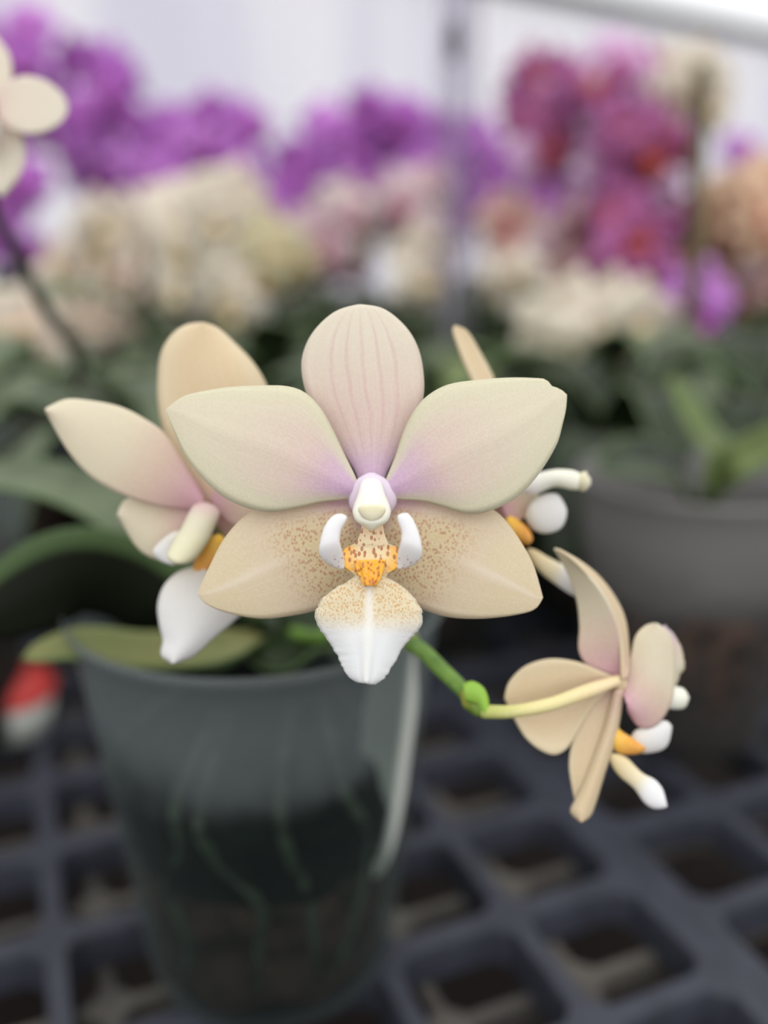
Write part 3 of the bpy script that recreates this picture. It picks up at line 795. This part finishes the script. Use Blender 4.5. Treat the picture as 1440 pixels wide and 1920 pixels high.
# shared meshes for neighbouring pots and leaves (local coordinates)
_tmp = empty('potted_orchid', (0, 0, 0))
p_obj = lathe('pot', prof, M['clearpot'], _tmp, (0, 0, 0), seg=32, th=.0008); POT_ME = p_obj.data
b_obj = lathe('bark_mix', [(.001, .004), (.032, .006), (.036, .03), (.040, .06), (.038, .078), (.02, .084), (.001, .085)], M['bark'], _tmp, (0, 0, 0), seg=28, k_lump=.04, seed=8); BARK_ME = b_obj.data
LEAF_ME = {}
for key in ('leaf', 'leaf_grey', 'leaf_bright'):
    LEAF_ME[key] = []
    for (reach, rise, droop) in ((.10, .05, .00), (.13, .045, -.03), (.08, .07, .05), (.15, .03, -.05)):
        V, Fc, UV = strap_data([(0, 0, 0), (reach * .3, 0, rise * .8), (reach * .65, 0, rise), (reach, 0, droop + rise * .3)], .034, (0, 0, 1), .22, 16, 7)
        lo = mesh_obj('leaf', V, Fc, M[key], _tmp, UV, origin=(0, 0, 0)); LEAF_ME[key].append(lo.data)
        bpy.data.objects.remove(lo)
for q in (p_obj, b_obj, _tmp): bpy.data.objects.remove(q)

def neighbour(px, d, label, leafkey, nleaf, rnd, cluster=None, group=None, ground_xy=None, pot=True, leaf_scale=1.0, foggy=False):
    """a potted orchid standing on the trays; cluster = list of flower groups"""
    base = W(px, 700, d); base.z = 0
    if ground_xy: base = Vector((ground_xy[0], ground_xy[1], 0))
    r = empty('potted_orchid', base); tag(r, label, 'orchid', group)
    if pot:
        p = bpy.data.objects.new('pot', POT_ME); sc.collection.objects.link(p); p.parent = r
        s = p.modifiers.new('thickness', 'SOLIDIFY'); s.thickness = .0008
        if foggy:
            p.data = POT_ME.copy(); p.data.materials[0] = M['foggypot']
        b = bpy.data.objects.new('bark_mix', BARK_ME); sc.collection.objects.link(b); b.parent = r
    a0 = rnd.uniform(0, 6.28)
    for k in range(nleaf):
        o = bpy.data.objects.new('leaf', LEAF_ME[leafkey][k % 4])
        o.location = (0, 0, .085); o.rotation_euler = (rnd.uniform(-.2, .2), rnd.uniform(-.12, .25), a0 + k * 2.4 + rnd.uniform(-.3, .3))
        sz = leaf_scale * rnd.uniform(.85, 1.15); o.scale = (sz, sz, sz)
        sc.collection.objects.link(o); o.parent = r
        m = o.modifiers.new('thickness', 'SOLIDIFY'); m.thickness = .0016
    if cluster:
        key, x0, x1, y0, y1, n, dd, size = cluster
        n = int(n * 1.45); size *= 1.05
        cnt = 0; top = None
        for k in range(n):
            v = k / max(1, n - 1)
            py = y0 + (y1 - y0) * v + rnd.uniform(-12, 12)
            pxx = rnd.uniform(x0, x1)
            pos = W(pxx, py, dd + rnd.uniform(-.04, .04) * dd)
            put_flower(MATE[key] if key in MATE and rnd.random() < .25 else key, pos, size * rnd.uniform(.88, 1.1), r, rnd)
            if k == 0: top = pos
        mid = W((x0 + x1) / 2, (y0 + y1) / 2, dd * 1.03)
        start = base + Vector((0, 0, .085))
        tube('flower_stalk', [start, start.lerp(mid, .4) + Vector((0, 0, .03)), mid, W((x0 + x1) / 2, y0 + 10, dd * 1.03)], [.0024, .0022, .002, .0012], M['darkstalk'], r, n=20, k=8)
    return r

rnd = random.Random(21)
FIXED = [(PC.x, PC.y), (W(1310, 900, .335).x, W(1310, 900, .335).y), (W(-100, 900, .30).x - .03, W(-100, 900, .30).y + .02), (W(850, 640, .60).x, W(850, 640, .60).y), (W(1305, 500, .50).x, W(1305, 500, .50).y)]
# (label, base px, depth of pot, leaf kind, flowers: colour, x0, x1, y0, y1, count, depth, radius)
ROW = [
    ('tallest magenta orchid at the far left edge of the back row', 30, 1.00, 'leaf', ('magenta', -50, 60, 60, 500, 15, .95, .031)),
    ('magenta orchid second from the left edge, its peak standing against the pale wall', 185, 1.02, 'leaf', ('magenta', 115, 245, 110, 350, 16, 1.0, .030)),
    ('flat-topped magenta orchid behind the pale orchids, third from the left edge', 310, 1.05, 'leaf', ('magenta', 265, 360, 225, 400, 13, 1.02, .030)),
    ('magenta orchid with a small peak above the whitish flowers, fourth from the left edge', 430, 1.05, 'leaf', ('magenta', 370, 470, 205, 400, 13, 1.02, .029)),
    ('low magenta orchid in the dip of the back row, right above the straw coloured flowers', 540, 1.05, 'leaf', ('magenta', 490, 600, 290, 420, 11, 1.05, .028)),
    ('magenta orchid in the back row just left of the middle, behind the pink ones', 640, 1.08, 'leaf', ('magenta', 590, 695, 205, 350, 12, 1.05, .030)),
    ('magenta orchid in the back row immediately left of the clear plastic tube', 755, 1.08, 'leaf', ('magenta', 705, 815, 200, 360, 13, 1.05, .030)),
    ('magenta orchid seen through the clear plastic tube', 860, 1.06, 'leaf', ('magenta', 825, 900, 230, 430, 10, 1.05, .028)),
    ('lilac magenta orchid between the plastic tube and the wine-pink orchid', 970, .98, 'leaf', ('magenta', 910, 1050, 270, 400, 12, .95, .030)),
    ('small magenta orchid behind the peach flowers at the right edge', 1410, 1.08, 'leaf', ('magenta', 1370, 1450, 285, 350, 5, 1.05, .024)),
    ('wine-pink orchid whose pointed top is left of the tall cluster', 1060, .80, 'leaf', ('wine', 990, 1110, 140, 300, 12, .74, .029)),
    ('tall wine-pink orchid with pale lilac petals beside the bamboo stake', 1190, .74, 'leaf', ('wine', 1120, 1270, 130, 420, 22, .68, .029)),
    ('lower wine-pink orchid hanging under the tall cluster, over the salmon flowers', 1180, .70, 'leaf', ('wine', 1140, 1215, 440, 540, 7, .66, .025)),
    ('single drooping lilac-magenta flower spray above the dark leaves at right', 1300, .60, 'leaf', ('orchid_pink', 1262, 1320, 560, 620, 4, .56, .024)),
    ('pale cream orchid at the top of the bamboo stake', 1260, .72, 'leaf', ('cream', 1255, 1335, 115, 205, 6, .68, .025)),
    ('beige blurred orchid low at left, behind the dark diagonal stem', 180, .72, 'leaf_grey', ('beige', 110, 255, 420, 650, 17, .72, .027)),
    ('whitish cream orchid in the left half, largest of the pale ones', 380, .66, 'leaf_grey', ('cream', 310, 460, 370, 580, 18, .68, .029)),
    ('straw yellow orchid just right of the whitish one', 510, .68, 'leaf', ('straw', 450, 570, 440, 530, 9, .68, .026)),
    ('pale pinkish white orchid low at the left edge', 10, .56, 'leaf_grey', ('beige', -40, 60, 590, 660, 6, .56, .026)),
    ('dusky pink orchid in the middle, below the magenta row', 630, .86, 'leaf', ('blush', 580, 690, 385, 490, 10, .86, .027)),
    ('blush pink orchid left of the plastic tube, below the magenta row', 760, .84, 'leaf', ('blush', 715, 820, 340, 470, 13, .84, .028)),
    ('small white flower low against dark leaves, left of the plastic tube', 790, .62, 'leaf', ('cream', 770, 825, 480, 520, 4, .62, .023)),
    ('salmon orchid under the wine-pink cluster, right of the plastic tube', 1020, .70, 'leaf', ('salmon', 945, 1110, 400, 560, 15, .74, .028)),
    ('creamy white flowers low in the right half, over grey leaves', 1120, .54, 'leaf_grey', ('cream', 1035, 1210, 580, 640, 8, .54, .026)),
    ('peach orange orchid at the right edge', 1400, .66, 'leaf', ('peach', 1350, 1460, 350, 450, 10, .66, .029)),
    ('reddish salmon orchid under the peach orange one at right', 1350, .70, 'leaf', ('salmon', 1260, 1440, 460, 570, 14, .72, .028)),
    ('pale green-white flowers behind the sharp flower, left of the wine cluster', 960, .66, 'leaf_grey', ('cream', 930, 985, 510, 560, 3, .66, .022)),
]
LEAFY = [
    ('leafy orchid without flowers, grey-green, at the far left behind the dark stem', 60, .46, 'leaf_grey'),
    ('leafy orchid without flowers behind the left blurred cream flower', 260, .45, 'leaf_grey'),
    ('dark leafy orchid without flowers, right behind the top of the sharp flower', 480, .52, 'leaf'),
    ('dark leafy orchid without flowers below the dusky pink ones in the middle', 660, .62, 'leaf'),
    ('leafy orchid with a bright green leaf behind the pale sliver of sepal', 930, .50, 'leaf_bright'),
    ('dark leafy orchid without flowers behind the sharp flower, at its right petal', 830, .42, 'leaf'),
    ('dark leafy orchid without flowers right of the sharp flower', 1130, .44, 'leaf'),
    ('leafy orchid without flowers below the drooping magenta spray at right', 1380, .48, 'leaf'),
]
SPOT = [[W(q[1], 700, q[2]).x, W(q[1], 700, q[2]).y] for q in ROW + LEAFY]
for it in range(600):            # spread the pots until none touch
    for i, a in enumerate(SPOT):
        for j, b in enumerate(SPOT + FIXED):
            if i == j: continue
            dx, dy = a[0] - b[0], a[1] - b[1]; dd = math.hypot(dx, dy) + 1e-6
            need = .096 if j < len(SPOT) + 3 else .064
            if dd < need:
                push = (need - dd) * (.5 if j < len(SPOT) else 1.0)
                a[0] += dx / dd * push; a[1] += dy / dd * push
                if j < len(SPOT): b[0] -= dx / dd * push; b[1] -= dy / dd * push
        a[1] = max(a[1], .40)
for k, (lab, px, d, lk, cl) in enumerate(ROW):
    neighbour(px, d, lab, lk, 6, rnd, cl, ground_xy=SPOT[k])
for k, (lab, px, d, lk) in enumerate(LEAFY):
    neighbour(px, d, lab, lk, 7, rnd, None, leaf_scale=.8, ground_xy=SPOT[len(ROW) + k])

# the foggy pot at the right edge
fg = W(1310, 900, .335)
fp = neighbour(0, 0, 'orchid in a foggy grey plastic pot at the right edge, with bright V-shaped leaves', 'leaf', 0, random.Random(3), None, ground_xy=(fg.x, fg.y), foggy=True)
strap('leaf', [fp.location + Vector((0, 0, .09)), W(1250, 880, .31), W(1190, 865, .30), W(1125, 880, .29)], .020, (0, -.6, .8), M['leaf'], fp)
strap('leaf', [fp.location + Vector((0, 0, .09)), W(1360, 880, .30), W(1315, 800, .32), W(1258, 705, .34)], .009, (-.5, -.7, .5), M['leaf_bright'], fp)
strap('leaf', [fp.location + Vector((0, 0, .09)), W(1360, 880, .30), W(1420, 845, .29), W(1500, 790, .28)], .014, (0, -.8, .6), M['leaf_bright'], fp)

# the cream orchid cut by the left edge
lc = W(-100, 900, .30)
le = empty('potted_orchid', (lc.x - .03, lc.y + .02, 0)); tag(le, 'cream flower cut by the left edge on a dark slanting stem', 'orchid')
p = bpy.data.objects.new('pot', POT_ME); sc.collection.objects.link(p); p.parent = le
b = bpy.data.objects.new('bark_mix', BARK_ME); sc.collection.objects.link(b); b.parent = le
fe = empty('flower', W(-12, 205, .19), le)
CM = COL['cream'][0]
sheet('petal', [(-5, 190), (10, 160), (45, 143), (85, 152), (115, 175), (127, 202)], [(-5, 215), (20, 242), (55, 252), (90, 245), (118, 225), (127, 202)], lambda u, v: .188 - .002 * math.sin(math.pi * u), CM, fe)
sheet('petal', [(-15, 190), (-50, 160), (-90, 150), (-140, 200)], [(-15, 215), (-50, 240), (-90, 245), (-140, 200)], lambda u, v: .188 - .002 * math.sin(math.pi * u), CM, fe)
sheet('dorsal_sepal', [(-20, 190), (-45, 140), (-40, 90), (-12, 62)], [(0, 195), (20, 160), (18, 105), (-12, 62)], lambda u, v: .190, CM, fe)
sheet('lateral_sepal', [(-15, 220), (-30, 290), (-20, 345), (5, 368)], [(10, 220), (42, 260), (42, 320), (5, 368)], lambda u, v: .190 - .001 * math.sin(math.pi * v), CM, fe)
tube('lip', [W(-20, 220, .187), W(-30, 250, .183), W(-35, 280, .182)], [.001, .003, .001], M['white'], fe, n=10)
tube('flower_stalk', [le.location + Vector((0, 0, .09)), W(60, 800, .31), W(150, 690, .30), W(85, 580, .28), W(30, 470, .26), W(-15, 380, .235), W(-15, 215, .195)],
     [.0028, .0026, .0024, .0022, .0018, .0014, .001], M['darkstalk'], le, n=50)
strap('leaf', [le.location + Vector((0, 0, .09)), W(0, 760, .31), W(80, 740, .30), W(170, 790, .29)], .013, (0, -.6, .8), M['leaf_grey'], le)

# clear plastic tube with a wire and a dark clip
tb = W(850, 640, .60); tb = Vector((tb.x, tb.y, 0))
ts = empty('plastic_sleeve', tb); tag(ts, 'tall clear plastic tube standing between the magenta orchids, with a dark clip near its top', 'plastic tube')
zt = W(850, -60, .60).z
V = lathe('sleeve', [(.013, .0), (.0135, .12), (.0140, .3), (.0125, .36), (.010, zt + .02)], M['sleeve'], ts, tb, seg=24, th=.0006)
tube('wire', [tb + Vector((-.002, 0, .0)), tb + Vector((-.003, 0, .2)), tb + Vector((-.002, 0, zt))], [.0012, .0012, .0012], M['wire'], ts, n=8)
zc = W(838, 110, .60).z
tube('clip', [tb + Vector((-.004, -.002, zc - .012)), tb + Vector((-.004, -.002, zc)), tb + Vector((-.004, -.002, zc + .012))], [.003, .0055, .002], M['dark'], ts, n=8)

# bamboo stake
sb = W(1305, 500, .50); sb = Vector((sb.x - .008, sb.y, 0))
st = tube('support_stake', [sb + Vector((0, 0, .0)), W(1303, 500, .50), W(1306, 300, .49), W(1318, 120, .48)], [.005, .005, .0048, .0046], M['bamboo'], None, n=16, origin=sb)
tag(st, 'thin bamboo stake rising beside the peach flowers at upper right', 'stake')

# red and white plastic cup at the left edge
cc = at_height(32, 1370, 0.0)
cu = empty('plastic_cup', cc); tag(cu, 'white plastic cup with red lid on the tray, left of the front pot', 'cup')
lathe('cup_body', [(.001, .001), (.013, .001), (.016, .018)], M['whiteplastic'], cu, cc, seg=32, th=.0008)
lathe('lid', [(.017, .017), (.017, .021), (.012, .026), (.001, .028)], M['red'], cu, cc, seg=32)
